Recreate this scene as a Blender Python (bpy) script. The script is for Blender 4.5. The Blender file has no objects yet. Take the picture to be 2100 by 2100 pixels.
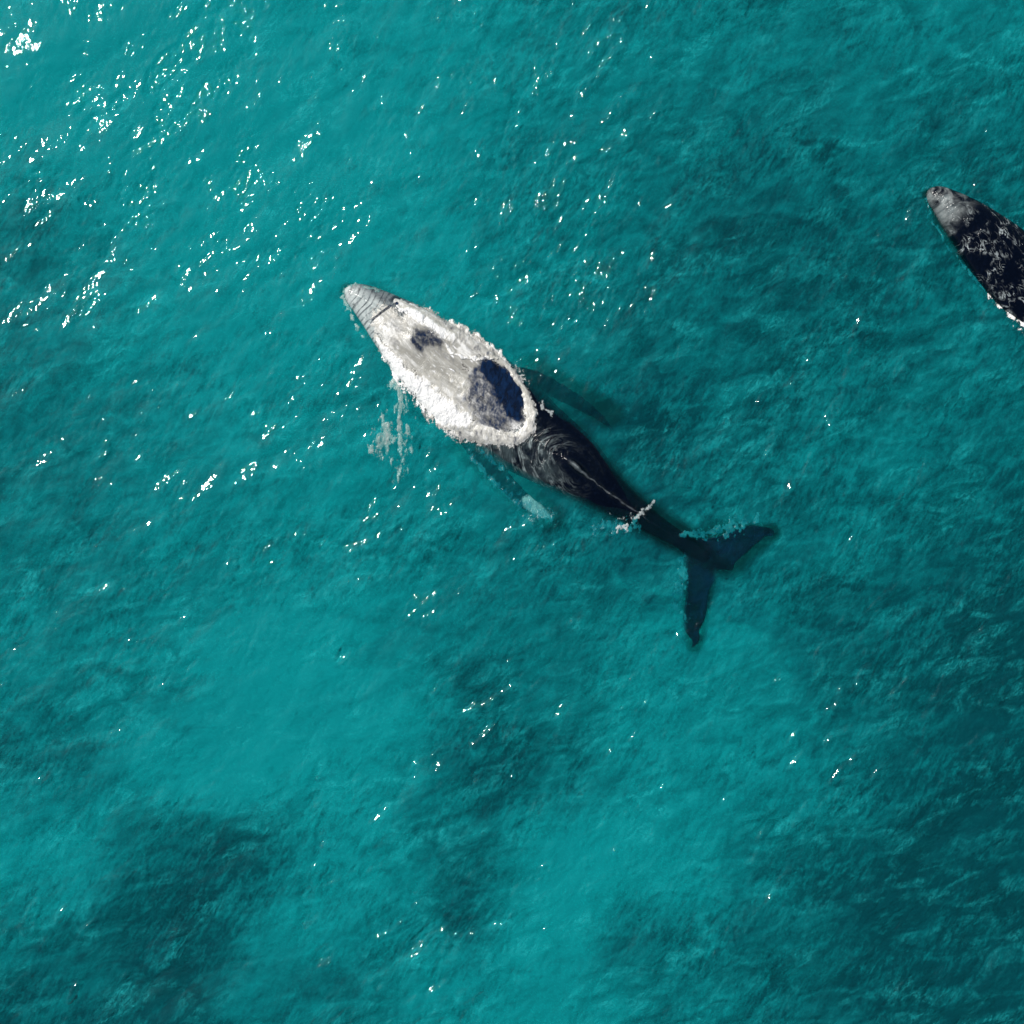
import bpy, bmesh, math
import numpy as np

# ------------------------------------------------------------------ camera, sky, sun, exposure
sc = bpy.context.scene
H = 42.2                                    # drone height above the water, metres
PXM = 2100 / (2 * H * math.tan(math.radians(20)))   # photograph pixels per metre on the water
cam_d = bpy.data.cameras.new('camera'); cam = bpy.data.objects.new('camera', cam_d)
sc.collection.objects.link(cam); sc.camera = cam
cam_d.sensor_width = 36; cam_d.angle = math.radians(40)
cam_d.clip_start = 0.5; cam_d.clip_end = 20000
cam.location = (0, 0, H); cam.rotation_euler = (0, 0, 0)

SUN_EL, SUN_AZ = 50, 143                    # degrees; azimuth counter-clockwise from +x (picture right)
sd = (math.cos(math.radians(SUN_EL)) * math.cos(math.radians(SUN_AZ)),
      math.cos(math.radians(SUN_EL)) * math.sin(math.radians(SUN_AZ)), math.sin(math.radians(SUN_EL)))
world = bpy.data.worlds.new('World'); sc.world = world; world.use_nodes = True
wn = world.node_tree.nodes; wl = world.node_tree.links
sky = wn.new('ShaderNodeTexSky'); sky.sky_type = 'NISHITA'; sky.sun_disc = False
sky.sun_elevation = math.radians(SUN_EL); sky.sun_rotation = math.radians(90 - SUN_AZ)
wl.new(sky.outputs[0], wn['Background'].inputs[0]); wn['Background'].inputs[1].default_value = 0.07
sun_d = bpy.data.lights.new('sun', 'SUN'); sun_d.energy = 4.6; sun_d.angle = math.radians(0.53)
sun_d.color = (1.0, 0.965, 0.90)
sun = bpy.data.objects.new('sun', sun_d); sc.collection.objects.link(sun)
from mathutils import Vector
sun.rotation_euler = Vector(sd).to_track_quat('Z', 'Y').to_euler(); sun.location = (-40, 10, 50)
sc.view_settings.view_transform = 'Standard'; sc.view_settings.look = 'None'
sc.view_settings.exposure = 0.0; sc.view_settings.gamma = 1.0
sc.render.engine = 'CYCLES'
sc.cycles.use_denoising = True
sc.cycles.max_bounces = 6; sc.cycles.volume_bounces = 0; sc.cycles.transparent_max_bounces = 8
sc.cycles.sample_clamp_indirect = 4.0

# ------------------------------------------------------------------ helpers
def W(px, py, z=0.0):
    """photograph pixel -> world x, y for a thing standing at height z"""
    k = (H - z) / H / PXM
    return (np.asarray(px, float) - 1050) * k, (1050 - np.asarray(py, float)) * k

def hash2(ix, iy, seed):
    h = (ix.astype(np.int64) * 374761393 + iy.astype(np.int64) * 668265263 + seed * 982451653) & 0xFFFFFFFF
    h = ((h ^ (h >> 13)) * 1274126177) & 0xFFFFFFFF
    return ((h ^ (h >> 16)) & 0xFFFFFF) / float(0xFFFFFF)

def vnoise(x, y, seed=0):
    ix = np.floor(x); iy = np.floor(y); fx = x - ix; fy = y - iy
    fx = fx * fx * fx * (fx * (fx * 6 - 15) + 10); fy = fy * fy * fy * (fy * (fy * 6 - 15) + 10)
    a = hash2(ix, iy, seed); b = hash2(ix + 1, iy, seed); c = hash2(ix, iy + 1, seed); d = hash2(ix + 1, iy + 1, seed)
    return (a * (1 - fx) + b * fx) * (1 - fy) + (c * (1 - fx) + d * fx) * fy

def fbm(x, y, octv=4, seed=0, gain=0.5):
    s = 0; a = 1; n = 0
    for i in range(octv):
        c, q = math.cos(0.7 * i), math.sin(0.7 * i)
        s = s + a * vnoise((x * c - y * q) * 2 ** i + 17.3 * i, (x * q + y * c) * 2 ** i - 9.1 * i, seed + i); n += a; a *= gain
    return s / n                                # about 0.5 on average

def smooth(e0, e1, v):
    t = np.clip((v - e0) / (e1 - e0), 0, 1); return t * t * (3 - 2 * t)

def tag(o, label=None, cat=None, group=None, kind=None):
    if label: o['label'] = label
    if cat: o['category'] = cat
    if group: o['group'] = group
    if kind: o['kind'] = kind
    return o

def np_mesh(name, co, quads, mat, attrs=None, uv=None, parent=None):
    me = bpy.data.meshes.new(name)
    co = np.ascontiguousarray(co, dtype=np.float32); quads = np.ascontiguousarray(quads, dtype=np.int32)
    k = quads.shape[1]
    me.vertices.add(len(co)); me.vertices.foreach_set('co', co.ravel())
    me.loops.add(quads.size); me.loops.foreach_set('vertex_index', quads.ravel())
    me.polygons.add(len(quads)); me.polygons.foreach_set('loop_start', np.arange(0, quads.size, k, dtype=np.int32))
    me.polygons.foreach_set('loop_total', np.full(len(quads), k, dtype=np.int32))
    me.polygons.foreach_set('use_smooth', np.ones(len(quads), dtype=bool))
    for an, av in (attrs or {}).items():
        at = me.attributes.new(an, 'FLOAT', 'POINT'); at.data.foreach_set('value', np.ascontiguousarray(av, dtype=np.float32))
    me.materials.append(mat); me.update(calc_edges=True)
    o = bpy.data.objects.new(name, me); sc.collection.objects.link(o)
    if parent: o.parent = parent
    return o

class NT:
    """small node-tree helper"""
    def __init__(s, name):
        s.m = bpy.data.materials.new(name); s.m.use_nodes = True; s.t = s.m.node_tree; s.n = s.t.nodes; s.l = s.t.links
        s.n.clear(); s.out = s.n.new('ShaderNodeOutputMaterial')
    def add(s, typ, ins=None, **props):
        nd = s.n.new(typ)
        for k, v in props.items(): setattr(nd, k, v)
        for k, v in (ins or {}).items():
            if isinstance(v, bpy.types.NodeSocket): s.l.new(v, nd.inputs[k])
            else: nd.inputs[k].default_value = v
        return nd
    def math(s, op, a, b=0.0, clamp=False):
        return s.add('ShaderNodeMath', {0: a, 1: b}, operation=op, use_clamp=clamp).outputs[0]
    def attr(s, name): return s.add('ShaderNodeAttribute', attribute_name=name).outputs['Fac']
    def mix(s, f, a, b):
        nd = s.add('ShaderNodeMix', data_type='RGBA')
        for i, v in ((0, f), (6, a), (7, b)):
            if isinstance(v, bpy.types.NodeSocket): s.l.new(v, nd.inputs[i])
            else: nd.inputs[i].default_value = v
        return nd.outputs[2]
    def coords(s, rot=0.0, scale=(1, 1, 1), src='Object'):
        tc = s.add('ShaderNodeTexCoord').outputs[src]
        m1 = s.add('ShaderNodeMapping', {'Vector': tc, 'Rotation': (0, 0, rot)})
        return s.add('ShaderNodeMapping', {'Vector': m1.outputs[0], 'Scale': scale}).outputs[0]
    def noise(s, vec, scale, detail=4, rough=0.55, dist=0.0):
        return s.add('ShaderNodeTexNoise', {'Vector': vec, 'Scale': scale, 'Detail': detail, 'Roughness': rough, 'Distortion': dist}).outputs['Fac']
    def ramp(s, f, lo, hi):
        return s.add('ShaderNodeMapRange', {0: f, 1: lo, 2: hi, 3: 0.0, 4: 1.0}, interpolation_type='SMOOTHSTEP').outputs[0]

# ------------------------------------------------------------------ layout of clear sand / weed, whale shadow painted in, as read from above
BG = np.array([
 [.90,.90,.85,.72,.66,.52,.50,.45,.45,.50],
 [.74,.80,.85,.80,.66,.50,.45,.40,.40,.30],
 [.50,.70,.80,.75,.66,.50,.40,.34,.27,.30],
 [.45,.55,.70,.60,.60,.46,.36,.30,.33,.38],
 [.40,.50,.55,.62,.50,.50,.30,.38,.50,.35],
 [.45,.48,.55,.55,.50,.38,.30,.40,.35,.25],
 [.50,.50,.82,.72,.35,.42,.55,.55,.32,.18],
 [.38,.75,.88,.76,.45,.36,.62,.60,.33,.16],
 [.68,.26,.30,.66,.42,.78,.70,.42,.20,.16],
 [.28,.18,.45,.36,.62,.66,.45,.30,.17,.17]])
BLOBS = ((960,1545,110,60,-.26),(960,1840,60,130,-.18),(430,1790,180,120,-.08),(1290,1960,80,70,-.16),(1650,1750,140,130,-.12),(640,1930,110,70,.22),
         (1150,1750,130,180,.12),(1240,870,120,110,-.26),(1500,450,190,170,-.12),(540,1310,180,80,.10),(1700,1250,150,90,-.12),(60,480,60,120,-.15),(730,760,70,90,-.10))  # dark blob right of the whale: its cast shadow painted into the tone
def tone(px, py):
    px = np.asarray(px, float); py = np.asarray(py, float)
    u = np.clip((px - 105) / 210, 0, 8.999); v = np.clip((py - 105) / 210, 0, 8.999)
    i = u.astype(int); j = v.astype(int); a = u - i; b = v - j
    a = a * a * (3 - 2 * a); b = b * b * (3 - 2 * b)
    T = (BG[j, i] * (1 - a) + BG[j, i + 1] * a) * (1 - b) + (BG[j + 1, i] * (1 - a) + BG[j + 1, i + 1] * a) * b
    for cx, cy, rx, ry, q in BLOBS: T = T + q * np.exp(-((px - cx) / rx) ** 2 - ((py - cy) / ry) ** 2)
    return np.clip(.465 + (T - .47) * 1.05, 0, 1)

def seg_dist(px, py, pts):
    """distance in photo px to a polyline [(x, y, halfwidth)], divided by the local half width; and position along it"""
    best = np.full(px.shape, 1e9)
    for (x0, y0, r0), (x1, y1, r1) in zip(pts[:-1], pts[1:]):
        dx, dy = x1 - x0, y1 - y0; t = np.clip(((px - x0) * dx + (py - y0) * dy) / (dx * dx + dy * dy), 0, 1)
        d = np.hypot(px - x0 - t * dx, py - y0 - t * dy) / (r0 + (r1 - r0) * t)
        best = np.minimum(best, d)
    return best

# ------------------------------------------------------------------ whale outline (photograph pixels): x, y, half width px, top z, bottom z
ST = np.array([
 (708,593,  3, .10,-.10),(713,596, 13, .20,-.25),(724,602, 23, .27,-.45),(743,613, 32, .34,-.6),(773,635, 44, .41,-.9),
 (803,660, 56, .46,-1.1),(835,688, 67, .46,-1.3),(868,718, 78, .42,-1.5),(912,756, 88, .35,-1.7),
 (972,805, 97, .26,-1.8),(1035,853, 95, .18,-1.8),(1096,899, 83, .17,-1.7),(1135,925, 76, .20,-1.55),
 (1173,951, 68, .21,-1.4),(1235,1002, 49, .13,-1.15),(1297,1045, 33, -.03,-.95),(1345,1077, 24, -.16,-.85),
 (1395,1107, 18, -.27,-.75),(1436,1134, 15, -.34,-.62),(1462,1152, 5, -.42,-.5)], float)

def catmull(P, n):
    P = np.asarray(P, float); d = np.r_[0, np.cumsum(np.hypot(np.diff(P[:, 0]), np.diff(P[:, 1])))]
    q = np.linspace(0, d[-1], n); out = np.empty((n, P.shape[1]))
    m = np.gradient(P, d, axis=0)
    i = np.clip(np.searchsorted(d, q) - 1, 0, len(P) - 2); h = (d[i + 1] - d[i])[:, None]; t = ((q - d[i])[:, None]) / h
    return (2*t**3-3*t**2+1)*P[i] + (t**3-2*t**2+t)*h*m[i] + (-2*t**3+3*t**2)*P[i+1] + (t**3-t**2)*h*m[i+1], q

CL, CS = catmull(ST, 240)          # centre line of the first whale in its own picture coordinates
CL[:, 2] = np.maximum(CL[:, 2], 1.5)
XY = np.stack(W(CL[:, 0], CL[:, 1]), 1); HW = CL[:, 2] / PXM
TAN = np.gradient(XY, axis=0); TAN /= np.linalg.norm(TAN, axis=1)[:, None]
NOR = np.stack([-TAN[:, 1], TAN[:, 0]], 1)       # points to the whale's right-hand (upper right) side in the picture
SM = np.r_[0, np.cumsum(np.linalg.norm(np.diff(XY, axis=0), axis=1))]

def st_coords(x, y):
    """world x, y -> nearest centre-line station index, along-distance s, signed side offset t (metres)"""
    x = np.asarray(x); y = np.asarray(y); shp = x.shape; x = x.ravel(); y = y.ravel()
    idx = np.empty(x.size, int)
    for a in range(0, x.size, 20000):
        d = (x[a:a+20000, None] - XY[None, :, 0]) ** 2 + (y[a:a+20000, None] - XY[None, :, 1]) ** 2
        idx[a:a+20000] = d.argmin(1)
    rx = x - XY[idx, 0]; ry = y - XY[idx, 1]
    t = rx * NOR[idx, 0] + ry * NOR[idx, 1]; s = SM[idx] + rx * TAN[idx, 0] + ry * TAN[idx, 1]
    return idx.reshape(shp), s.reshape(shp), t.reshape(shp)

def profile_top(i, s, r):
    """height added over the plain section: ridge, dorsal hump, blowhole guard; r = side offset in metres"""
    ridge = 0.10 * np.exp(-np.abs(r) / 0.10) * smooth(8.2, 9.2, s) * (1 - smooth(11.8, 12.8, s))
    fin = 0.24 * np.exp(-((s - 8.75) / 0.32) ** 2 - (r / 0.09) ** 2)
    guard = 0.09 * np.exp(-((s - 2.6) / 0.28) ** 2 - (r / 0.3) ** 2)
    keel = 0.05 * np.exp(-(r / 0.07) ** 2) * (smooth(0.3, .7, s) * (1 - smooth(1.9, 2.4, s)))
    knob = 0
    for k in range(6): knob = knob + 0.05 * np.exp(-((s - 9.7 - 0.42 * k) / 0.1) ** 2 - (r / 0.07) ** 2)
    return ridge + fin + guard + keel + knob

ZT, ZB = CL[:, 3], CL[:, 4]
ZC = np.maximum((ZT + ZB) / 2, ZT - 0.50)         # level of the widest girth: the back is broad and rather flat
PW = 2.5
def body_top(x, y):
    i, s, t = st_coords(x, y); q = np.clip(np.abs(t) / HW[i], 0, 1)
    z = ZC[i] + (ZT - ZC)[i] * (1 - q ** PW) ** (1 / PW) + profile_top(i, s, t)
    return np.where(np.abs(t) < HW[i], z, -3.0)

# ------------------------------------------------------------------ seabed
def grid_faces(nx, ny):
    a = np.arange(nx * ny).reshape(ny, nx)
    return np.stack([a[:-1, :-1], a[:-1, 1:], a[1:, 1:], a[1:, :-1]], -1).reshape(-1, 4)
def stretched(inner, n, far, k):
    c = np.linspace(-inner, inner, n); g = inner * (far / inner) ** (np.arange(1, k + 1) / k)
    return np.r_[-g[::-1], c, g]

DEPTH = 7.5
sb = NT('seabed_sand')
tone_a = sb.attr('sand')
v = sb.coords(rot=math.radians(-35), scale=(1, 2.2, 1))
n1 = sb.noise(v, 0.9, 7, 0.62, 0.6); n2 = sb.noise(sb.coords(rot=math.radians(-50), scale=(1, 1.8, 1)), 4.0, 5, 0.6, 0.5)
f = sb.math('ADD', tone_a, sb.math('MULTIPLY', sb.math('SUBTRACT', n1, 0.5), 1.5))
f = sb.math('ADD', f, sb.math('MULTIPLY', sb.math('SUBTRACT', n2, 0.5), 0.35))
f = sb.ramp(f, 0.12, 0.82)
colr = sb.mix(f, (0.05, 0.075, 0.055, 1), (0.86, 0.86, 0.76, 1))
bs = sb.add('ShaderNodeBsdfPrincipled', {'Base Color': colr, 'Roughness': 0.9, 'Specular IOR Level': 0.1})
sb.l.new(bs.outputs[0], sb.out.inputs[0])
gx = stretched(24, 241, 4200, 24); X, Y = np.meshgrid(gx, gx)
k = PXM * H / (H + DEPTH)
PX = 1050 + X * k; PY = 1050 - Y * k
wx = (fbm(X / 5, Y / 5, 4, 11) - .5) * 260; wy = (fbm(X / 5, Y / 5, 4, 12) - .5) * 260
T = tone(PX + wx, PY + wy)
Z = -DEPTH + (fbm(X / 3, Y / 3, 5, 5) - .5) * 0.9 + (0.5 - T) * 0.8
np_mesh('seabed', np.stack([X, Y, Z], -1).reshape(-1, 3), grid_faces(len(gx), len(gx)), sb.m, {'sand': T.ravel()})
tag(bpy.data.objects['seabed'], kind='structure')

# ------------------------------------------------------------------ water: a closed body with a wave surface (directional spectrum)
N = 1024; TILE = 44.0
def sea(seed, th0, spread, lmin, lmax, slope):
    rng = np.random.default_rng(seed)
    kx = np.fft.fftfreq(N, TILE / N) * 2 * np.pi; KX, KY = np.meshgrid(kx, kx); K = np.hypot(KX, KY); K[0, 0] = 1
    th = np.arctan2(KY, KX)
    D = np.abs(np.cos(th - math.radians(th0))) ** spread + 0.06
    band = 1 / (1 + np.exp(-(K - 2 * np.pi / lmax) * lmax * 0.6)) / (1 + np.exp((K - 2 * np.pi / lmin) * lmin * 0.6))
    A = D * K ** -2.0 * band; A[0, 0] = 0
    F = (rng.normal(size=(N, N)) + 1j * rng.normal(size=(N, N))) * A
    h = np.fft.ifft2(F).real; F = np.fft.fft2(h)
    sx = np.fft.ifft2(1j * KX * F).real; sy = np.fft.ifft2(1j * KY * F).real
    q = slope / math.sqrt((sx ** 2 + sy ** 2).mean())
    return h * q, np.fft.ifft2(1j * KX / K * F).real * q, np.fft.ifft2(1j * KY / K * F).real * q

g0 = np.linspace(-TILE / 2, TILE / 2, N, endpoint=False); GX, GY = np.meshgrid(g0, g0)
px0, py0 = 1050 + GX * PXM, 1050 - GY * PXM
# where the surface is choppier or calmer (gusts), read from the picture
act = 0.80 + 0.55 * (fbm(GX / 4.5, GY / 4.5, 3, 41) - .5)
for (cx, cy, rx, ry, v_) in ((560,450,170,190,.5),(620,590,70,90,.3),(1850,450,90,120,.3),(480,80,300,120,.05),(60,330,230,500,-.34),(60,60,200,200,.1),(700,1000,260,300,.12),(1050,560,160,160,.2),(1100,250,260,200,.05),(150,1420,220,200,.34),(420,1100,240,200,.26),(620,1500,160,160,.2),(1250,1000,300,200,.15),
                             (560,1600,260,90,-.3),(1200,1760,260,240,-.28),(1800,1800,400,300,-.12),(750,1400,220,160,-.18),(1500,300,300,250,-.08)):
    act = act + v_ * np.exp(-((px0 - cx) / rx) ** 2 - ((py0 - cy) / ry) ** 2)
act = np.clip(act, 0.3, 1.4)
patch = np.clip(0.62 + 3.4 * (fbm(GX * 1.0, GY * 1.0, 4, 77) - .5), .35, 2.0)   # cat's paws
act3 = act * patch
h1, dx1, dy1 = sea(3, -62, 4, 1.2, 8.0, 0.055)       # low swell, crests running up to the right
h2, dx2, dy2 = sea(8, -46, 2.2, 0.30, 1.8, 0.095)    # wind chop
h3, dx3, dy3 = sea(15, -25, 1.2, 0.095, 0.30, 0.172)  # small ripples
h4, dx4, dy4 = sea(23, -20, 1.0, 0.11, 0.26, 0.38)    # scattered tiny steep wavelets that sparkle
m4 = sea(31, -35, 1.5, 0.45, 1.5, 0.1)[0]; m5 = sea(37, -35, 1.0, 2.0, 7.0, 0.1)[0]
spot = smooth(.75, 1.8, m4 / m4.std() + .45 * m5 / m5.std()) * (1 - .45 * smooth(1000, 1700, px0)) * smooth(100, 420, px0 + .6 * py0)
ch = 0.9
hh = h1 + h2 * act + h3 * act3 + h4 * spot
ddx = ch * (dx1 + dx2 * act + dx3 * .8 * act3 + dx4 * .5 * spot); ddy = ch * (dy1 + dy2 * act + dy3 * .8 * act3 + dy4 * .5 * spot)
outer = (TILE / 2) * (4000 / (TILE / 2)) ** (np.arange(1, 31) / 30)
ax = np.r_[-outer[::-1], g0, outer[:1] * 0 + TILE / 2, outer]
no = len(outer); M = len(ax)
X, Y = np.meshgrid(ax, ax); Z = np.zeros_like(X)
fade = smooth(0, 1.5, TILE / 2 - np.maximum(np.abs(GX), np.abs(GY)))
sl = slice(no, no + N)
# the water humps slightly where the whales push it and lies flat in their slick
calm = np.ones_like(GX)
for pts in ([(712,596,40),(912,756,100),(1096,899,95),(1297,1045,70),(1440,1140,60)], [(1903,400,35),(2019,500,70),(2200,640,90)]):
    calm = np.minimum(calm, 0.62 + 0.38 * smooth(0.8, 1.6, seg_dist(px0, py0, pts)))
X[sl, sl] += -ddx * fade * calm; Y[sl, sl] += -ddy * fade * calm; Z[sl, sl] = hh * fade * calm
PXw, PYw = 1050 + X * PXM, 1050 - Y * PXM
Tw = tone(PXw + (fbm(X / 5, Y / 5, 4, 11) - .5) * 260, PYw + (fbm(X / 5, Y / 5, 4, 12) - .5) * 260)
clear = np.ones_like(X)
for lv, pts in ((.0,[(716,598,20),(773,635,46),(912,756,98),(1096,899,95),(1297,1045,42),(1440,1130,34)]), (.05,[(1430,1120,34),(1485,1126,64),(1580,1092,22)]), (.05,[(1440,1140,40),(1430,1230,34),(1425,1320,20)]),
            (.45,[(955,915,35),(1130,1060,35)]), (.28,[(1090,760,35),(1250,850,30)]), (.0,[(1906,400,16),(1953,445,45),(2019,500,66),(2200,640,100)])):
    clear = np.minimum(clear, lv + (1 - lv) * smooth(0.6, 1.25, seg_dist(PXw, PYw, pts)))
turb = np.clip(0.02 + clear * 0.50, 0, 1)
co = np.stack([X, Y, Z], -1).reshape(-1, 3)
F_ = grid_faces(M, M)
ring = np.r_[np.arange(M), np.arange(1, M) * M + M - 1, (M * M - 2) - np.arange(M - 1), (np.arange(M - 2, 0, -1)) * M]
low = co[ring].copy(); low[:, 2] = -30; base = len(co); R = len(ring); ri = np.arange(R); rj = (ri + 1) % R
side = np.stack([ring[ri], base + ri, base + rj, ring[rj]], -1)
cen = base + R; co = np.r_[co, low, [[0, 0, -30]]]
bot = np.stack([base + rj, base + ri, np.full(R, cen), np.full(R, cen)], -1)
# bottom as quads between paired ring vertices of opposite sides keeps every face a quad
q = M - 1
bot = np.array([[base + i + 1, base + i, base + (3 * q - i) % R, base + (3 * q - i - 1) % R] for i in range(q)])
co = co[:-1]
wm = NT('sea_water')
turb_a = wm.attr('turbid'); tn = wm.attr('tone')
fine = wm.noise(wm.coords(rot=math.radians(-58), scale=(1, 2.4, 1)), 8.0, 4, 0.6, 0.3)
mid = wm.noise(wm.coords(rot=math.radians(-35), scale=(1, 2.0, 1)), 1.7, 6, 0.68, 0.9)
fil = wm.noise(wm.coords(rot=math.radians(-52), scale=(1, 2.6, 1)), 2.4, 3, 0.6, 0.7)
b_fine = wm.add('ShaderNodeBump', {'Strength': 0.6, 'Distance': 0.003, 'Height': fine}).outputs[0]
gust = wm.ramp(wm.noise(wm.coords(rot=math.radians(-30), scale=(1, 1.7, 1)), 0.35, 4, 0.6, 0.6), 0.36, 0.66)
stroke = wm.noise(wm.coords(rot=math.radians(-60), scale=(1, 3.4, 1)), 2.0, 4, 0.62, 0.9)      # ripple streaks, their light and dark painted into the water colour
stroke2 = wm.noise(wm.coords(rot=math.radians(-18), scale=(1, 2.2, 1)), 0.85, 6, 0.62, 0.8)
S = lambda x, k: wm.math('MULTIPLY', wm.math('SUBTRACT', x, 0.5), k)
fin = wm.noise(wm.coords(rot=math.radians(-70), scale=(1, 1.6, 1)), 9.0, 3, 0.6, 0.6)
vary = wm.math('ADD', 0.35, wm.ramp(wm.noise(wm.coords(rot=math.radians(-30), scale=(1, 1.5, 1)), 0.28, 3, 0.55, 0.6), 0.36, 0.66))
m_ = wm.math('ADD', wm.math('ADD', tn, wm.math('MULTIPLY', S(stroke, 1.0), vary)), wm.math('ADD', S(stroke2, 1.1), wm.math('MULTIPLY', S(fin, 0.5), vary)))
milk = wm.add('ShaderNodeMapRange', {0: m_, 1: 0.10, 2: 0.74, 3: 0.0, 4: 1.0}).outputs[0]      # clear dark water .. milky sediment water, ripple streaks painted in
rgh = wm.math('MULTIPLY', wm.math('SUBTRACT', 1.15, milk), wm.math('ADD', wm.math('MULTIPLY', gust, 0.7), 0.3), True)
gN = wm.add('ShaderNodeNewGeometry').outputs['Normal']
up = wm.add('ShaderNodeVectorMath', {0: gN, 1: (0, 0, 0.9)}, operation='ADD').outputs[0]
up = wm.add('ShaderNodeVectorMath', {0: up}, operation='NORMALIZE').outputs[0]
b_dif = wm.add('ShaderNodeBump', {'Strength': rgh, 'Distance': 0.15, 'Height': mid, 'Normal': up}).outputs[0]
b_dif = wm.add('ShaderNodeBump', {'Strength': rgh, 'Distance': 0.035, 'Height': fine, 'Normal': b_dif}).outputs[0]
fl = wm.math('SUBTRACT', 1.0, wm.math('MULTIPLY', wm.math('ABSOLUTE', wm.math('SUBTRACT', fil, 0.5)), 9.0), True)
fl = wm.math('MULTIPLY', wm.math('MULTIPLY', wm.math('POWER', fl, 2.0), gust), wm.ramp(stroke2, 0.45, 0.68))
water_col = wm.mix(milk, (0.001, 0.078, 0.098, 1), (0.003, 0.292, 0.315, 1))
water_col = wm.mix(wm.math('MULTIPLY', fl, 0.55), water_col, (0.03, 0.52, 0.53, 1))
dif = wm.add('ShaderNodeBsdfDiffuse', {'Color': water_col, 'Normal': b_dif}).outputs[0]
tra = wm.add('ShaderNodeBsdfTransparent', {'Color': (0.97, 1, 1, 1)}).outputs[0]
ref = wm.add('ShaderNodeBsdfRefraction', {'Color': (1, 1, 1, 1), 'Roughness': 0.0, 'IOR': 1.33, 'Normal': b_fine}).outputs[0]
tr = wm.add('ShaderNodeMixShader', {0: 0.38, 1: tra, 2: ref}).outputs[0]
body = wm.add('ShaderNodeMixShader', {0: wm.math('ADD', turb_a, wm.math('MULTIPLY', wm.math('MULTIPLY', fl, turb_a), 0.3), True), 1: tr, 2: dif}).outputs[0]
fr = wm.add('ShaderNodeFresnel', {'IOR': 1.33, 'Normal': b_fine}).outputs[0]
# capillary ripples in patches: these catch the sun as scattered sparkles
cap = wm.noise(wm.coords(rot=math.radians(-66), scale=(1, 1.9, 1)), 5.5, 2, 0.45, 0.3)
cap_m = wm.ramp(wm.noise(wm.coords(rot=math.radians(-30), scale=(1, 1.5, 1)), 1.3, 3, 0.6, 0.5), 0.47, 0.70)
b_cap = wm.add('ShaderNodeBump', {'Strength': wm.math('ADD', wm.math('MULTIPLY', cap_m, 0.92), 0.04), 'Distance': 0.022, 'Height': cap, 'Normal': b_fine}).outputs[0]
glo = wm.add('ShaderNodeBsdfGlossy', {'Color': (1, 1, 1, 1), 'Roughness': 0.055, 'Normal': b_cap}, distribution='BECKMANN').outputs[0]
fin_ = wm.add('ShaderNodeMixShader', {0: fr, 1: body, 2: glo}).outputs[0]
wm.l.new(fin_, wm.out.inputs[0])
va = wm.add('ShaderNodeVolumeAbsorption', {'Color': (0.0, 0.948, 0.966, 1), 'Density': 0.55}).outputs[0]
vs = wm.add('ShaderNodeVolumeScatter', {'Color': (0.02, 0.80, 0.88, 1), 'Density': 0.055, 'Anisotropy': 0.2}).outputs[0]
vv = wm.add('ShaderNodeAddShader', {0: va, 1: vs}).outputs[0]
wm.l.new(vv, wm.out.inputs[1])
pad = len(co) - M * M
water = np_mesh('water', co, np.r_[F_, side, bot], wm.m, {'turbid': np.r_[turb.ravel(), np.full(pad, .3)], 'tone': np.r_[Tw.ravel(), np.full(pad, .5)]})
tag(water, kind='structure')

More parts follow.
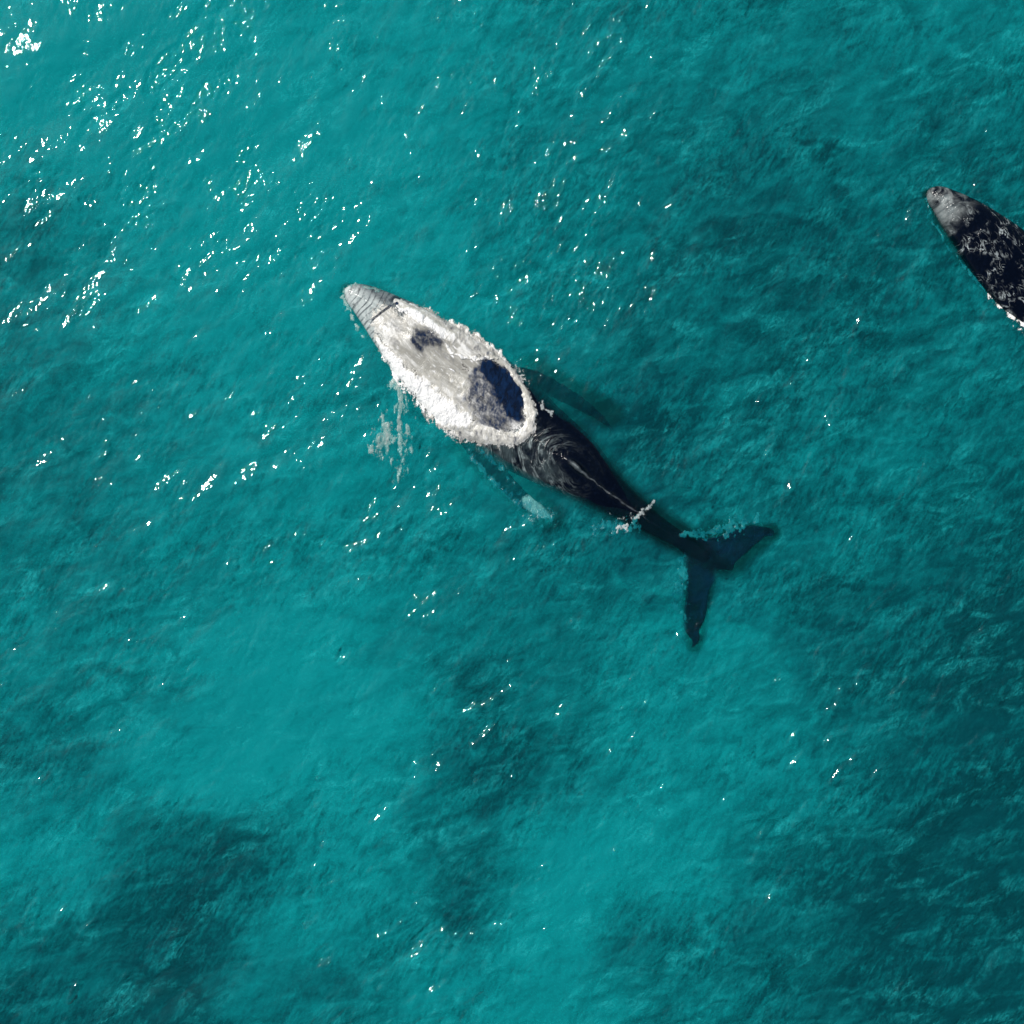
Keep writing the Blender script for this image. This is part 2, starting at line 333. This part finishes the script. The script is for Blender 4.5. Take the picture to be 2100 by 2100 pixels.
# ------------------------------------------------------------------ whales
def skin_material(name, grey_head, streak, groove_amt):
    m = NT(name)
    s_ = m.attr('along'); t_ = m.attr('across')
    vec = m.add('ShaderNodeCombineXYZ', {0: s_, 1: t_, 2: 0.0}).outputs[0]
    stretch = m.add('ShaderNodeMapping', {'Vector': vec, 'Scale': (1.0, 3.2, 1)}).outputs[0]
    # arcs of water sheeting off the back: closing on the start of the ridge behind
    onb = m.attr('on_body')
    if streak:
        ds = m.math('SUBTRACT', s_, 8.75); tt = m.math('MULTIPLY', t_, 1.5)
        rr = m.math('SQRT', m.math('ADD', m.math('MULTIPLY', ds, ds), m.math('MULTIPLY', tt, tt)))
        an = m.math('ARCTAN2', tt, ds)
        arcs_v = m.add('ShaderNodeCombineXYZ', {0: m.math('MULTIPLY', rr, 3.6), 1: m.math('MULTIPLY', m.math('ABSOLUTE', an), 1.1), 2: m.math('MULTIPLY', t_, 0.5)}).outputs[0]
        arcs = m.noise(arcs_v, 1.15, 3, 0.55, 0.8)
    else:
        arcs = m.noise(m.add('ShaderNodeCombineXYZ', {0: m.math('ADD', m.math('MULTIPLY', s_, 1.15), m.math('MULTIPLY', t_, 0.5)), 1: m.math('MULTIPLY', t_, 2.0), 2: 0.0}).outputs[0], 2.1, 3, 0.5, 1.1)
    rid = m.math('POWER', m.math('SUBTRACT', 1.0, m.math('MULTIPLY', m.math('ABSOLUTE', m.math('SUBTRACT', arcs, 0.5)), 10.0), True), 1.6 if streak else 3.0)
    if streak:   # sky reflections and sheen on the wet left flank, painted into the skin
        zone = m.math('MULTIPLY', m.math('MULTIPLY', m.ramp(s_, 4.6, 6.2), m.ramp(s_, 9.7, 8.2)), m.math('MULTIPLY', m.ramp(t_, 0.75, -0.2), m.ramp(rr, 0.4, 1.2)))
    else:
        zone = m.math('MULTIPLY', m.ramp(s_, 1.0, 2.0), m.ramp(m.noise(vec, 1.1, 2, 0.5), 0.44, 0.58))  # glints on the second whale's wet back, painted as pale squiggles
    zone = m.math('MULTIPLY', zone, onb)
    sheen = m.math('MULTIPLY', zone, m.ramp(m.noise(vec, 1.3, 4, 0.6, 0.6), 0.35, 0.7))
    gleam = m.math('MULTIPLY', m.math('MULTIPLY', rid, zone), m.ramp(m.noise(vec, 3.0, 3, 0.6), 0.36, 0.66))
    fine = m.noise(vec, 9.0, 4, 0.6, 0.4)
    blot = m.noise(vec, 2.2, 5, 0.62, 0.8)
    head = m.math('SUBTRACT', 1.0, m.ramp(s_, *grey_head))  # grey head: sky reflected in the water film, painted into the skin colour
    headf = m.math('MULTIPLY', head, m.ramp(m.math('SUBTRACT', blot, m.math('MULTIPLY', t_, 0.10)), *((0.26, 0.48) if streak else (0.34, 0.70))))
    ridge_l = m.math('MULTIPLY', m.math('MULTIPLY', m.ramp(s_, 8.3, 8.8), m.ramp(s_, 11.6, 11.0)), m.ramp(m.math('ADD', m.math('ABSOLUTE', m.math('ADD', t_, m.math('MULTIPLY', m.math('SUBTRACT', m.noise(vec, 1.5, 2, 0.5), 0.5), 0.3))), m.math('MULTIPLY', m.ramp(s_, 8.6, 9.6), 0.035)), 0.075, 0.0))
    ridge_l = m.math('MULTIPLY', ridge_l, m.ramp(m.noise(vec, 3.5, 3, 0.6), 0.30, 0.66))
    # rows of wrinkles across the snout
    wr = m.add('ShaderNodeTexWave', {'Vector': m.add('ShaderNodeCombineXYZ', {0: m.math('ADD', s_, m.math('MULTIPLY', m.math('ABSOLUTE', t_), 0.25)), 1: m.math('MULTIPLY', t_, 0.15), 2: 0.0}).outputs[0],
                                     'Scale': 1.9, 'Distortion': 4.5, 'Detail': 4.0, 'Detail Scale': 1.5}, bands_direction='X').outputs['Fac']
    groove = m.math('MULTIPLY', m.math('MULTIPLY', m.math('MULTIPLY', m.ramp(wr, 0.30, 0.04), head), m.ramp(m.math('ADD', s_, m.math('MULTIPLY', blot, 0.8)), 0.35, 0.9)), m.math('MULTIPLY', m.ramp(m.noise(vec, 3.2, 4, 0.65, 0.5), 0.30, 0.62), groove_amt * 1.15), True)
    grey = m.mix(fine, (0.24, 0.29, 0.29, 1), (0.62, 0.66, 0.64, 1))
    base = m.mix(m.ramp(fine, 0.45, 0.75), (0.0005, 0.0018, 0.006, 1), (0.0015, 0.004, 0.012, 1))
    blue = m.math('MULTIPLY', m.attr('fin'), m.math('ADD', 0.35, m.ramp(blot, 0.35, 0.65)), True)
    base = m.mix(blue, base, (0.0015, 0.011, 0.034, 1))   # fins show slate blue
    c = m.mix(m.math('MULTIPLY', headf, 1.0 if streak else 0.62), base, grey)
    c = m.mix(m.math('MULTIPLY', head, m.math('MULTIPLY', m.ramp(m.noise(vec, 2.6, 5, 0.7, 0.8), 0.52, 0.70), 0.5)), c, (0.09, 0.13, 0.14, 1))
    c = m.mix(m.math('MULTIPLY', groove, 0.9), c, (0.015, 0.022, 0.035, 1))
    c = m.mix(m.math('MULTIPLY', gleam, 0.75 if streak else 0.7), c, (0.34, 0.41, 0.41, 1) if streak else (0.66, 0.74, 0.74, 1))
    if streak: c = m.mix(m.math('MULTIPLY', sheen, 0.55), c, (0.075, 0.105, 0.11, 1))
    if streak: c = m.mix(m.math('MULTIPLY', ridge_l, 0.75), c, (0.26, 0.30, 0.31, 1))  # grey highlight along the spine ridge, painted on
    if streak: c = m.mix(m.math('MULTIPLY', m.math('MULTIPLY', head, m.ramp(m.math('ADD', t_, m.math('MULTIPLY', blot, 0.7)), 0.42, 0.72)), 0.7), c, (0.03, 0.045, 0.06, 1))  # shade on the head's right side, painted into the skin
    white = m.attr('white')
    c = m.mix(m.math('MULTIPLY', m.ramp(m.math('ADD', white, m.math('MULTIPLY', m.math('SUBTRACT', fine, 0.5), 0.8)), 0.35, 0.65), 1.0), c, (0.78, 0.82, 0.80, 1))
    b1 = m.add('ShaderNodeBump', {'Strength': m.math('ADD', m.math('MULTIPLY', zone, 0.8), 0.12), 'Distance': 0.24 if streak else 0.10, 'Height': arcs}).outputs[0]
    b2 = m.add('ShaderNodeBump', {'Strength': 0.7, 'Distance': 0.02, 'Height': fine, 'Normal': b1}).outputs[0]
    b3 = m.add('ShaderNodeBump', {'Strength': 0.8, 'Distance': 0.03, 'Height': m.math('SUBTRACT', 1.0, groove), 'Normal': b2}).outputs[0]
    p = m.add('ShaderNodeBsdfPrincipled', {'Base Color': c, 'Roughness': 0.14, 'IOR': 1.34, 'Specular IOR Level': 0.45, 'Normal': b3})
    m.l.new(p.outputs[0], m.out.inputs[0])
    return m.m

def tube(bm, centers, nrm, hw, top, botm, nseg=40, p=2.3, shape=None, mid=None):
    rings = []
    for i in range(len(centers)):
        zc = (top[i] + botm[i]) / 2 if mid is None else mid[i]; hu = top[i] - zc; hd = zc - botm[i]; r = []
        for a in range(nseg):
            th = 2 * math.pi * a / nseg; c, s = math.cos(th), math.sin(th)
            u = math.copysign(abs(c) ** (2 / p), c) * hw[i]; w_ = math.copysign(abs(s) ** (2 / p), s) * (hu if s > 0 else hd)
            z = zc + w_ + (shape(i, u) if (shape and s > 0) else 0) * (s if s > 0 else 0)
            r.append(bm.verts.new((centers[i][0] + nrm[i][0] * u, centers[i][1] + nrm[i][1] * u, z)))
        rings.append(r)
    for a, b in zip(rings[:-1], rings[1:]):
        for k_ in range(nseg): bm.faces.new((a[k_], a[(k_ + 1) % nseg], b[(k_ + 1) % nseg], b[k_]))
    bm.faces.new(rings[0][::-1]); bm.faces.new(rings[-1])

def blade(bm, pts, zf, thick=0.05):
    """closed plate from an outline of picture points at height zf(x, y)"""
    from mathutils.geometry import tessellate_polygon
    P, _ = catmull(np.array(pts + [pts[0]], float), 110); P = P[:-1]
    xy = [W(a, b, -.5) for a, b in P]
    T = [bm.verts.new((x, y, zf(x, y) + thick)) for x, y in xy]; B = [bm.verts.new((x, y, zf(x, y) - thick)) for x, y in xy]
    for a, b, c in tessellate_polygon([[Vector((x, y, 0)) for x, y in xy]]):
        bm.faces.new((T[a], T[b], T[c])); bm.faces.new((B[c], B[b], B[a]))
    n = len(xy)
    for i in range(n): bm.faces.new((T[(i + 1) % n], T[i], B[i], B[(i + 1) % n]))

def fin_tube(bm, pts, flat=0.35):
    """flipper: (px, py, half width px, z); knobs along the leading edge"""
    P, _ = catmull(np.array(pts, float), 46)
    xy = np.stack(W(P[:, 0], P[:, 1], -.4), 1); tg = np.gradient(xy, axis=0); tg /= np.linalg.norm(tg, axis=1)[:, None]
    nr = np.stack([-tg[:, 1], tg[:, 0]], 1); hw = np.maximum(P[:, 2], 1.2) / PXM
    hw = hw * (1 + 0.05 * np.sin(np.arange(46) * 1.15)) 
    tube(bm, xy, nr, hw, P[:, 3] + hw * flat, P[:, 3] - hw * flat, 20, 2.0)

def make_whale(name, left_flipper, right_flipper):
    bm = bmesh.new()
    z_top, z_bot = CL[:, 3], CL[:, 4]
    tube(bm, XY, NOR, HW, z_top, z_bot, 96, PW, lambda i, u: float(profile_top(i, SM[i], u)), ZC)
    zf = lambda x, y: -0.40 - 0.10 * min(2.5, math.hypot(x - 5.9, y + 1.3))
    blade(bm, [(1400,1098),(1428,1104),(1457,1103),(1480,1098),(1500,1091),(1522,1082),(1541,1077),(1562,1080),(1583,1085),(1591,1092),(1583,1100),(1572,1098),
               (1563,1106),(1548,1117),(1533,1131),(1518,1144),(1508,1153),(1501,1169),(1484,1168),(1467,1167),(1458,1152),(1440,1140),(1415,1125)], zf)
    blade(bm, [(1385,1112),(1397,1130),(1402,1145),(1407,1168),(1408,1190),(1408,1215),(1405,1240),(1402,1270),(1403,1288),(1411,1303),(1421,1316),(1419,1330),(1430,1322),
               (1437,1308),(1434,1296),(1441,1282),(1448,1262),(1451,1240),(1453,1218),(1459,1200),(1468,1188),(1470,1172),(1466,1156),(1452,1138),(1430,1115)], zf)
    fin_tube(bm, left_flipper); fin_tube(bm, right_flipper)
    me = bpy.data.meshes.new(name + '_raw'); bmesh.ops.recalc_face_normals(bm, faces=bm.faces[:]); bm.to_mesh(me); bm.free()
    tmp = bpy.data.objects.new(name + '_raw', me); sc.collection.objects.link(tmp)
    rm = tmp.modifiers.new('r', 'REMESH'); rm.mode = 'VOXEL'; rm.voxel_size = 0.035
    sm = tmp.modifiers.new('s', 'SMOOTH'); sm.factor = 0.5; sm.iterations = 3
    dg = bpy.context.evaluated_depsgraph_get()
    out = bpy.data.meshes.new_from_object(tmp.evaluated_get(dg)); out.name = name
    bpy.data.objects.remove(tmp); bpy.data.meshes.remove(me)
    return out

def finish_whale(me, mat, white_fn):
    n = len(me.vertices); v = np.empty(n * 3, np.float32); me.vertices.foreach_get('co', v); v = v.reshape(-1, 3)
    i, s, t = st_coords(v[:, 0], v[:, 1])
    onb = 1 - smooth(.92, 1.05, np.abs(t) / HW[i])
    fin = smooth(.8, 2.6, np.abs(t) / np.maximum(HW[i], .2)) * smooth(.15, .4, -v[:, 2])
    for an, av in (('fin', fin), ('on_body', onb), ('along', s), ('across', t), ('white', white_fn(v, s, t))):
        at = me.attributes.new(an, 'FLOAT', 'POINT'); at.data.foreach_set('value', np.ascontiguousarray(av, np.float32))
    me.polygons.foreach_set('use_smooth', np.ones(len(me.polygons), bool))
    me.materials.clear(); me.materials.append(mat)

def px_of(v): 
    k = PXM * H / (H - v[:, 2]); return 1050 + v[:, 0] * k, 1050 - v[:, 1] * k

LF = [(950,885,22,-.6),(985,928,21,-.65),(1016,966,19,-.7),(1050,1003,18,-.8),(1080,1030,16,-.85),(1108,1048,12,-.9),(1130,1062,5,-1.0)]
RF = [(1030,775,24,-.7),(1085,776,22,-.7),(1130,793,19,-.8),(1175,815,16,-1.0),(1212,836,12,-1.3),(1240,855,8,-1.6),(1262,872,4,-1.9)]
me1 = make_whale('humpback_whale', LF, RF)
def white1(v, s, t):
    px, py = px_of(v); return smooth(1.5, .5, seg_dist(px, py, [(1085,1030,15),(1132,1062,15)])) 
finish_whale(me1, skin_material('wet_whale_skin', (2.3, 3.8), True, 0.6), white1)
whale = bpy.data.objects.new('humpback_whale', me1); sc.collection.objects.link(whale)
tag(whale, 'whole dark whale with white foam over its head and its tail flukes spread', 'whale', 'whales swimming at the surface')

LF2 = [(960,880,22,-.35),(990,915,22,-.20),(1030,950,20,-.12),(1075,985,19,-.10),(1120,1015,17,-.15),(1160,1040,12,-.3),(1190,1055,5,-.5)]
me2 = make_whale('humpback_whale', LF2, RF)
def white2(v, s, t):
    px, py = px_of(v); return smooth(1.3, .7, seg_dist(px, py, [(995,925,26),(1075,985,26),(1190,1060,20)]))
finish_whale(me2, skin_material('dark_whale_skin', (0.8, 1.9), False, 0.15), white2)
whale2 = bpy.data.objects.new('humpback_whale', me2); sc.collection.objects.link(whale2)
# same animal shape, a little smaller, its snout at the second position
K2, A2 = 0.80, math.radians(-2.8)
ox, oy = W(708, 592); nx_, ny_ = W(1901, 391)
whale2.scale = (K2, K2, K2); whale2.rotation_euler = (0, 0, A2)
whale2.location = (float(nx_ - K2 * (ox * math.cos(A2) - oy * math.sin(A2))), float(ny_ - K2 * (ox * math.sin(A2) + oy * math.cos(A2))), 0.14)
tag(whale2, 'black whale with pale grey mottled snout, cut off by the right edge of the picture', 'whale', 'whales swimming at the surface')

# ------------------------------------------------------------------ foam
def foam_material(name, white, cream, film_lo, film_hi, opaque=1.0):
    fm = NT(name)
    cov = fm.attr('cover'); drk = fm.attr('dark'); edge = fm.attr('edge')
    fv = fm.coords(); al_, ac_ = fm.attr('along'), fm.attr('across')
    al = fm.add('ShaderNodeCombineXYZ', {0: al_, 1: fm.math('MULTIPLY', ac_, 2.8), 2: 0.0}).outputs[0]
    fs = fm.noise(al, 1.2, 6, 0.62, 0.9)                                                    # film of water running back along the body
    f2 = fm.noise(fm.add('ShaderNodeCombineXYZ', {0: fm.math('MULTIPLY', al_, 1.2), 1: fm.math('MULTIPLY', ac_, 6.0), 2: 0.0}).outputs[0], 2.6, 4, 0.6, 0.5)
    a1 = fm.noise(fm.coords(rot=math.radians(8), scale=(2.0, 0.9, 1)), 3.4, 6, 0.66, 0.7)   # runnels pouring down the sides
    a2 = fm.noise(fv, 15.0, 5, 0.65, 0.3)
    lace = fm.math('ABSOLUTE', fm.math('SUBTRACT', fm.noise(fv, 9.0, 4, 0.6, 1.2), 0.5))
    lace = fm.math('SUBTRACT', 1.0, fm.math('MULTIPLY', lace, 7.0), True)
    S = lambda x, k: fm.math('MULTIPLY', fm.math('SUBTRACT', x, 0.5), k)
    cf = fm.math('ADD', fm.math('ADD', cov, S(a1, 1.7)), fm.math('ADD', S(a2, 0.7), S(fs, 0.7)))
    film = fm.mix(fm.ramp(fm.math('SUBTRACT', fs, fm.math('MULTIPLY', fm.attr('thin'), 0.16)), 0.34, 0.64), film_lo, film_hi)
    film = fm.mix(fm.ramp(f2, 0.56, 0.74), film, (min(1, film_hi[0] * 1.5), min(1, film_hi[1] * 1.5), min(1, film_hi[2] * 1.55), 1))
    film = fm.mix(fm.math('MULTIPLY', fm.ramp(f2, 0.40, 0.24), 0.40), film, (film_lo[0] * .35, film_lo[1] * .4, film_lo[2] * .55, 1))
    foam_c = fm.mix(fm.ramp(cf, 0.55, 1.0), cream, white)
    c = fm.mix(fm.ramp(cf, 0.20, 0.70), film, foam_c)
    net = fm.math('ADD', fm.math('ADD', drk, S(a1, 1.5)), fm.math('ADD', S(a2, 0.6), S(f2, 0.5)))
    navy = fm.mix(fm.ramp(a1, 0.35, 0.7), (0.001, 0.004, 0.014, 1), (0.004, 0.020, 0.065, 1))
    c = fm.mix(fm.ramp(net, 0.05, 1.15), c, navy)
    st = fm.math('ADD', fm.math('MULTIPLY', cov, 0.55), 0.10, True)
    bmp = fm.add('ShaderNodeBump', {'Strength': st, 'Distance': 0.035, 'Height': a2}).outputs[0]
    bmp = fm.add('ShaderNodeBump', {'Strength': st, 'Distance': 0.08, 'Height': a1, 'Normal': bmp}).outputs[0]
    bmp = fm.add('ShaderNodeBump', {'Strength': 0.35, 'Distance': 0.10, 'Height': fs, 'Normal': bmp}).outputs[0]
    fp = fm.add('ShaderNodeBsdfPrincipled', {'Base Color': c, 'Roughness': 0.18, 'Specular IOR Level': 0.5, 'Normal': bmp})
    # thin at its edge: breaks up into lace and lets the water show
    e = fm.math('ADD', edge, fm.math('ADD', S(lace, 0.45), fm.math('ADD', S(a2, 1.4), S(a1, 1.1))))
    alpha = fm.math('MULTIPLY', fm.ramp(e, 0.12, 0.48), opaque)
    t_ = fm.add('ShaderNodeBsdfTransparent').outputs[0]
    mx = fm.add('ShaderNodeMixShader', {0: alpha, 1: t_, 2: fp.outputs[0]}).outputs[0]
    fm.l.new(mx, fm.out.inputs[0])
    return fm.m
SPLASH = foam_material('splash_foam', (0.92, 0.93, 0.92, 1), (0.55, 0.62, 0.62, 1), (0.2, 0.4, 0.4, 1), (0.5, 0.6, 0.6, 1), 0.5)
FOAM = foam_material('white_foam', (0.94, 0.93, 0.90, 1), (0.50, 0.48, 0.42, 1), (0.34, 0.33, 0.29, 1), (0.90, 0.89, 0.85, 1))
WASH = foam_material('thin_foam', (0.80, 0.82, 0.78, 1), (0.42, 0.55, 0.50, 1), (0.08, 0.36, 0.36, 1), (0.25, 0.58, 0.54, 1), 0.55)
AQUA = foam_material('bubbly_water', (0.16, 0.62, 0.60, 1), (0.02, 0.36, 0.38, 1), (0.0, 0.15, 0.19, 1), (0.01, 0.28, 0.31, 1), 0.5)

wz_lookup = hh * fade * calm
def water_z(x, y):
    i = np.clip(np.round((x + TILE / 2) / TILE * N).astype(int), 0, N - 1); j = np.clip(np.round((y + TILE / 2) / TILE * N).astype(int), 0, N - 1)
    return wz_lookup[j, i]

def sheet(name, box, thick_fn, res=0.014, sink=None, mat=None, cover_fn=None):
    x0, y1 = W(box[0], box[1]); x1, y0 = W(box[2], box[3])
    gx = np.arange(x0, x1, res); gy = np.arange(y0, y1, res); X, Y = np.meshgrid(gx, gy)
    px, py = 1050 + X * PXM, 1050 - Y * PXM
    t, cover, dark, edge = thick_fn(px, py, X, Y)
    keep = edge > -0.6
    bz = np.full(X.shape, -3.0); bt = body_top(X[keep], Y[keep]); bz[keep] = bt
    wz = water_z(X, Y) if sink is None else np.full(X.shape, sink)
    base = np.maximum(bz, wz)
    # soften the step down from the back to the water
    Z = base + t
    fq = grid_faces(len(gx), len(gy)); kf = keep.ravel()[fq].all(1); fq = fq[kf]
    used = np.unique(fq); remap = -np.ones(X.size, int); remap[used] = np.arange(len(used))
    co = np.stack([X.ravel()[used], Y.ravel()[used], Z.ravel()[used]], -1)
    _, s_, t_ = st_coords(co[:, 0], co[:, 1])
    return np_mesh(name, co, remap[fq], mat or FOAM, {'cover': cover.ravel()[used], 'dark': (dark + 0 * X).ravel()[used], 'along': s_, 'across': t_, 'edge': edge.ravel()[used],
        'thin': smooth(1.6, .2, seg_dist(px, py, [(835,705,26),(890,740,38),(945,775,34)])).ravel()[used]})

def head_foam(px, py, X, Y):
    wob = (fbm(X * 3, Y * 3, 4, 21) - .5)
    ca, sa = math.cos(math.radians(-36)), math.sin(math.radians(-36)); s_ = X * ca + Y * sa; t_ = -X * sa + Y * ca
    tx, ty = W(712, 595); s_tip = float(tx * ca + ty * sa)
    qx = px + wob * 16; qy = py + (fbm(X * 3, Y * 3, 4, 22) - .5) * 16
    d = lambda pts: 1 - seg_dist(qx, qy, pts)
    left = d([(775,695,6),(800,735,14),(832,774,22),(873,811,27),(913,850,29),(958,880,25),(1005,891,21)])
    right = d([(812,620,5),(848,638,17),(892,662,22),(938,688,25),(982,712,21),(1015,729,16),(1030,740,9)])
    ringd = d([(1005,730,10),(1032,742,7),(1058,772,7),(1080,812,9),(1089,850,12),(1083,882,14),(1062,898,16),(1020,900,20),(985,890,24)])
    centre = np.maximum(d([(795,660,36),(830,700,48),(872,738,58),(918,782,62),(955,826,54)]), d([(850,670,30),(900,705,40),(960,735,32)]))
    poold = d([(985,765,40),(1025,800,58),(1035,840,52),(1010,860,40)])
    body = np.maximum.reduce([left, right, ringd, centre * .9, poold])
    out = np.maximum(left, ringd)
    fr = (fbm(X * 9, Y * 4, 3, 31) - .5) * .8 + (fbm(X * 24, Y * 12, 2, 33) - .5) * .35
    inner = np.maximum(centre, poold)
    edge = body * 1.6 + fr * np.where(inner > body - .05, .1, 1.35)
    core = 1 - seg_dist(qx, qy, [(1002,756,15),(1032,785,24),(1050,820,27),(1056,846,18)])     # open dark water
    net = 1 - seg_dist(qx, qy, [(985,770,22),(992,815,38),(1020,858,36)])                      # thin foam net over it
    blow = np.maximum(1 - seg_dist(qx, qy, [(855,690,7),(880,698,13),(905,708,8)]), (1 - seg_dist(qx, qy, [(847,700,4),(862,716,6)])))
    white = d([(778,700,5),(800,738,14),(838,784,24),(878,822,28),(920,850,26),(955,865,16)])
    white2 = d([(818,632,6),(850,646,15),(890,672,18),(925,696,16)])
    fringe = d([(850,838,14),(895,868,26),(945,888,28),(1000,896,24),(1055,898,16),(1085,872,10)])
    fringe_r = d([(905,660,16),(945,688,22),(990,715,20),(1022,733,10)])
    strand = 1 - seg_dist(qx, qy, [(905,696,3),(925,722,3),(950,736,4),(985,739,4),(1020,735,4)])
    cover = np.maximum.reduce([smooth(-.9, .7, white) * 1.15, smooth(-.4, .8, white2) * .95, smooth(-.2, .5, left) * .38, smooth(0, .5, fringe_r) * .45,
                               smooth(0, .3, ringd) * .50, smooth(-.2, .5, strand) * .9])
    gaps = np.maximum(smooth(0, .6, fringe) * (1 - smooth(-.2, .4, white)), smooth(0, .6, fringe_r) * (1 - smooth(-.2, .4, white2)) * .9)
    ridge = 1 - seg_dist(qx, qy, [(925,775,8),(955,800,12),(965,840,16),(960,880,14)])
    cover = np.maximum(cover, smooth(0, .6, ridge) * .6)
    cover = np.maximum(cover, smooth(0, .4, centre) * (.24 + 1.0 * (fbm(X * 1.3, Y * 1.3, 3, 71) - .5)) + .22 * smooth(2.6, 1.6, s_ - s_tip))
    cover = np.clip(cover, 0, 1.15)
    dark = np.maximum(smooth(-1.0, .5, core) * 1.35, smooth(-.4, .5, net) * .84)
    front = 1 - seg_dist(px, py, [(758,668,2.2),(770,657,2.2),(785,646,2.2),(806,629,2.2),(816,626,3)])
    dark = dark * (1 - smooth(.0, .3, ringd)); dark = np.maximum(dark, gaps * (.30 + 1.3 * (fbm(X * 11, Y * 5.5, 3, 97) - .5))); dark = np.maximum(dark, smooth(-1.6, .7, blow) * .95); dark = np.maximum(dark, smooth(-.6, .2, front) * 1.1)
    dark = np.maximum(dark, .30 * smooth(.2, .6, inner) * (1 - smooth(.3, .6, cover)) * (fbm(s_ * 1.0, t_ * 5, 3, 88) > .6))
    edge = edge + .25 * smooth(0, .4, fringe)
    rough_ = smooth(.3, .9, cover)
    t = .012 + smooth(0.0, .9, edge) * (.015 + .03 * rough_) + (fbm(X * 7, Y * 4, 4, 51) - .5) * 0.06 * smooth(0, .7, edge) * rough_
    t += 0.035 * smooth(.0, .7, ringd)
    return t, cover, dark, edge
tag(sheet('sea_foam', (740,600,1120,950), head_foam), 'thick white foam and running water over the whale back, curling round a dark pool', 'foam', kind='stuff')

def streaks(strokes, dens, thick, cov_v, seed, an=(6, 3)):
    def fn(px, py, X, Y):
        qx = px + (fbm(X * 2.5, Y * 2.5, 3, seed) - .5) * 14; qy = py + (fbm(X * 2.5, Y * 2.5, 3, seed + 1) - .5) * 14
        e = np.full(X.shape, -9.0)
        for st in strokes: e = np.maximum(e, 1 - seg_dist(qx, qy, st))
        n = (fbm(X * an[0], Y * an[1], 4, seed + 5) - dens) * 2.4
        e = np.minimum(e, 1) * .6 + n
        e = e * 1.1
        return .010 + smooth(0, .6, e) * thick, cov_v + e * .3, np.zeros(X.shape), e
    return fn
tag(sheet('sea_foam', (730,760,890,1040), streaks([[(816,790,14),(826,830,18),(818,880,20)],[(800,865,20),(795,905,22)],[(832,880,12),(828,930,14),(820,965,16)],[(772,900,12),(768,925,10)]], .54, .008, .30, 61, (8, 3.2)), mat=WASH),
    'broken cream foam trailing on the water left of the foam covered whale', 'foam', kind='stuff')
tag(sheet('sea_foam', (690,570,800,720), streaks([[(706,592,3),(706,612,4),(714,636,3),(727,662,3),(742,690,4)],[(714,585,3),(732,583,3),(760,590,3),(785,600,3)]], .47, .006, .25, 55, (9, 7)), mat=WASH),
    'thin line of lapping foam around the grey snout tip of the foam covered whale', 'foam', kind='stuff')
tag(sheet('sea_foam', (1250,1000,1360,1100), streaks([[(1266,1090,7),(1290,1070,8),(1318,1050,6),(1342,1030,3)],[(1236,1040,3),(1262,1060,4),(1284,1070,4)]], .55, .010, .45, 71, (9, 7)), mat=SPLASH),
    'small white splash where the tail stem leaves the water', 'foam', kind='stuff')
tag(sheet('sea_foam', (1095,815,1150,865), streaks([[(1114,826,4),(1121,840,6),(1130,857,4)]], .46, .010, .5, 81, (9, 7)), mat=SPLASH),
    'thin white streak on the dark back behind the foam ring', 'foam', kind='stuff')
tag(sheet('sea_foam', (2010,585,2280,810), streaks([[(2030,603,5),(2047,618,6),(2069,639,7),(2097,667,9),(2150,714,9),(2200,755,5)]], .42, .015, .8, 91, (6, 6))),
    'white foam line along the lower side of the whale at the right edge', 'foam', kind='stuff')
# water full of bubbles swirling along the edges of flukes and flipper
for box, strokes, dens, seed, lab in (
    ((1370,1050,1610,1190), [[(1405,1094,5),(1445,1097,8),(1470,1091,9),(1500,1083,13),(1530,1073,12),(1552,1068,7)],[(1545,1068,4),(1562,1040,5)]], .46, 101, 'cyan bubbly water along the front edge of the right tail fluke'),
    ((1350,1120,1440,1300), [[(1402,1146,6),(1400,1180,9),(1394,1215,12),(1391,1245,12),(1402,1268,8)]], .46, 111, 'cyan bubbly water along the outer edge of the lower tail fluke'),
    ((950,910,1160,1100), [[(958,925,5),(1000,968,5),(1030,1000,6),(1062,1026,9),(1100,1055,20),(1128,1060,14)],[(985,925,4),(1020,950,5),(1055,995,4)]], .50, 121, 'cyan bubbly water round the pale tip of the submerged flipper'),
    ((1200,1020,1340,1120), [[(1220,1084,7),(1262,1078,12),(1300,1080,10)],[(1300,1068,6),(1318,1050,5)]], .50, 131, 'cyan bubbly water under the splash at the tail stem'),
    ((1880,370,2110,620), [[(1902,388,3),(1914,379,3),(1944,384,3),(1982,404,3),(2016,414,3),(2052,444,3),(2072,450,4),(2104,470,4)],[(1900,410,3),(1908,444,3),(1932,486,3),(1958,522,3),(1992,562,4),(2020,598,4)]], .50, 141, 'cyan bubbly water outlining the black whale at the right edge')):
    tag(sheet('bubbly_water', box, streaks(strokes, dens + .03, .006, -.05, seed, (11, 7)), mat=AQUA), lab, 'bubbly water', kind='stuff')
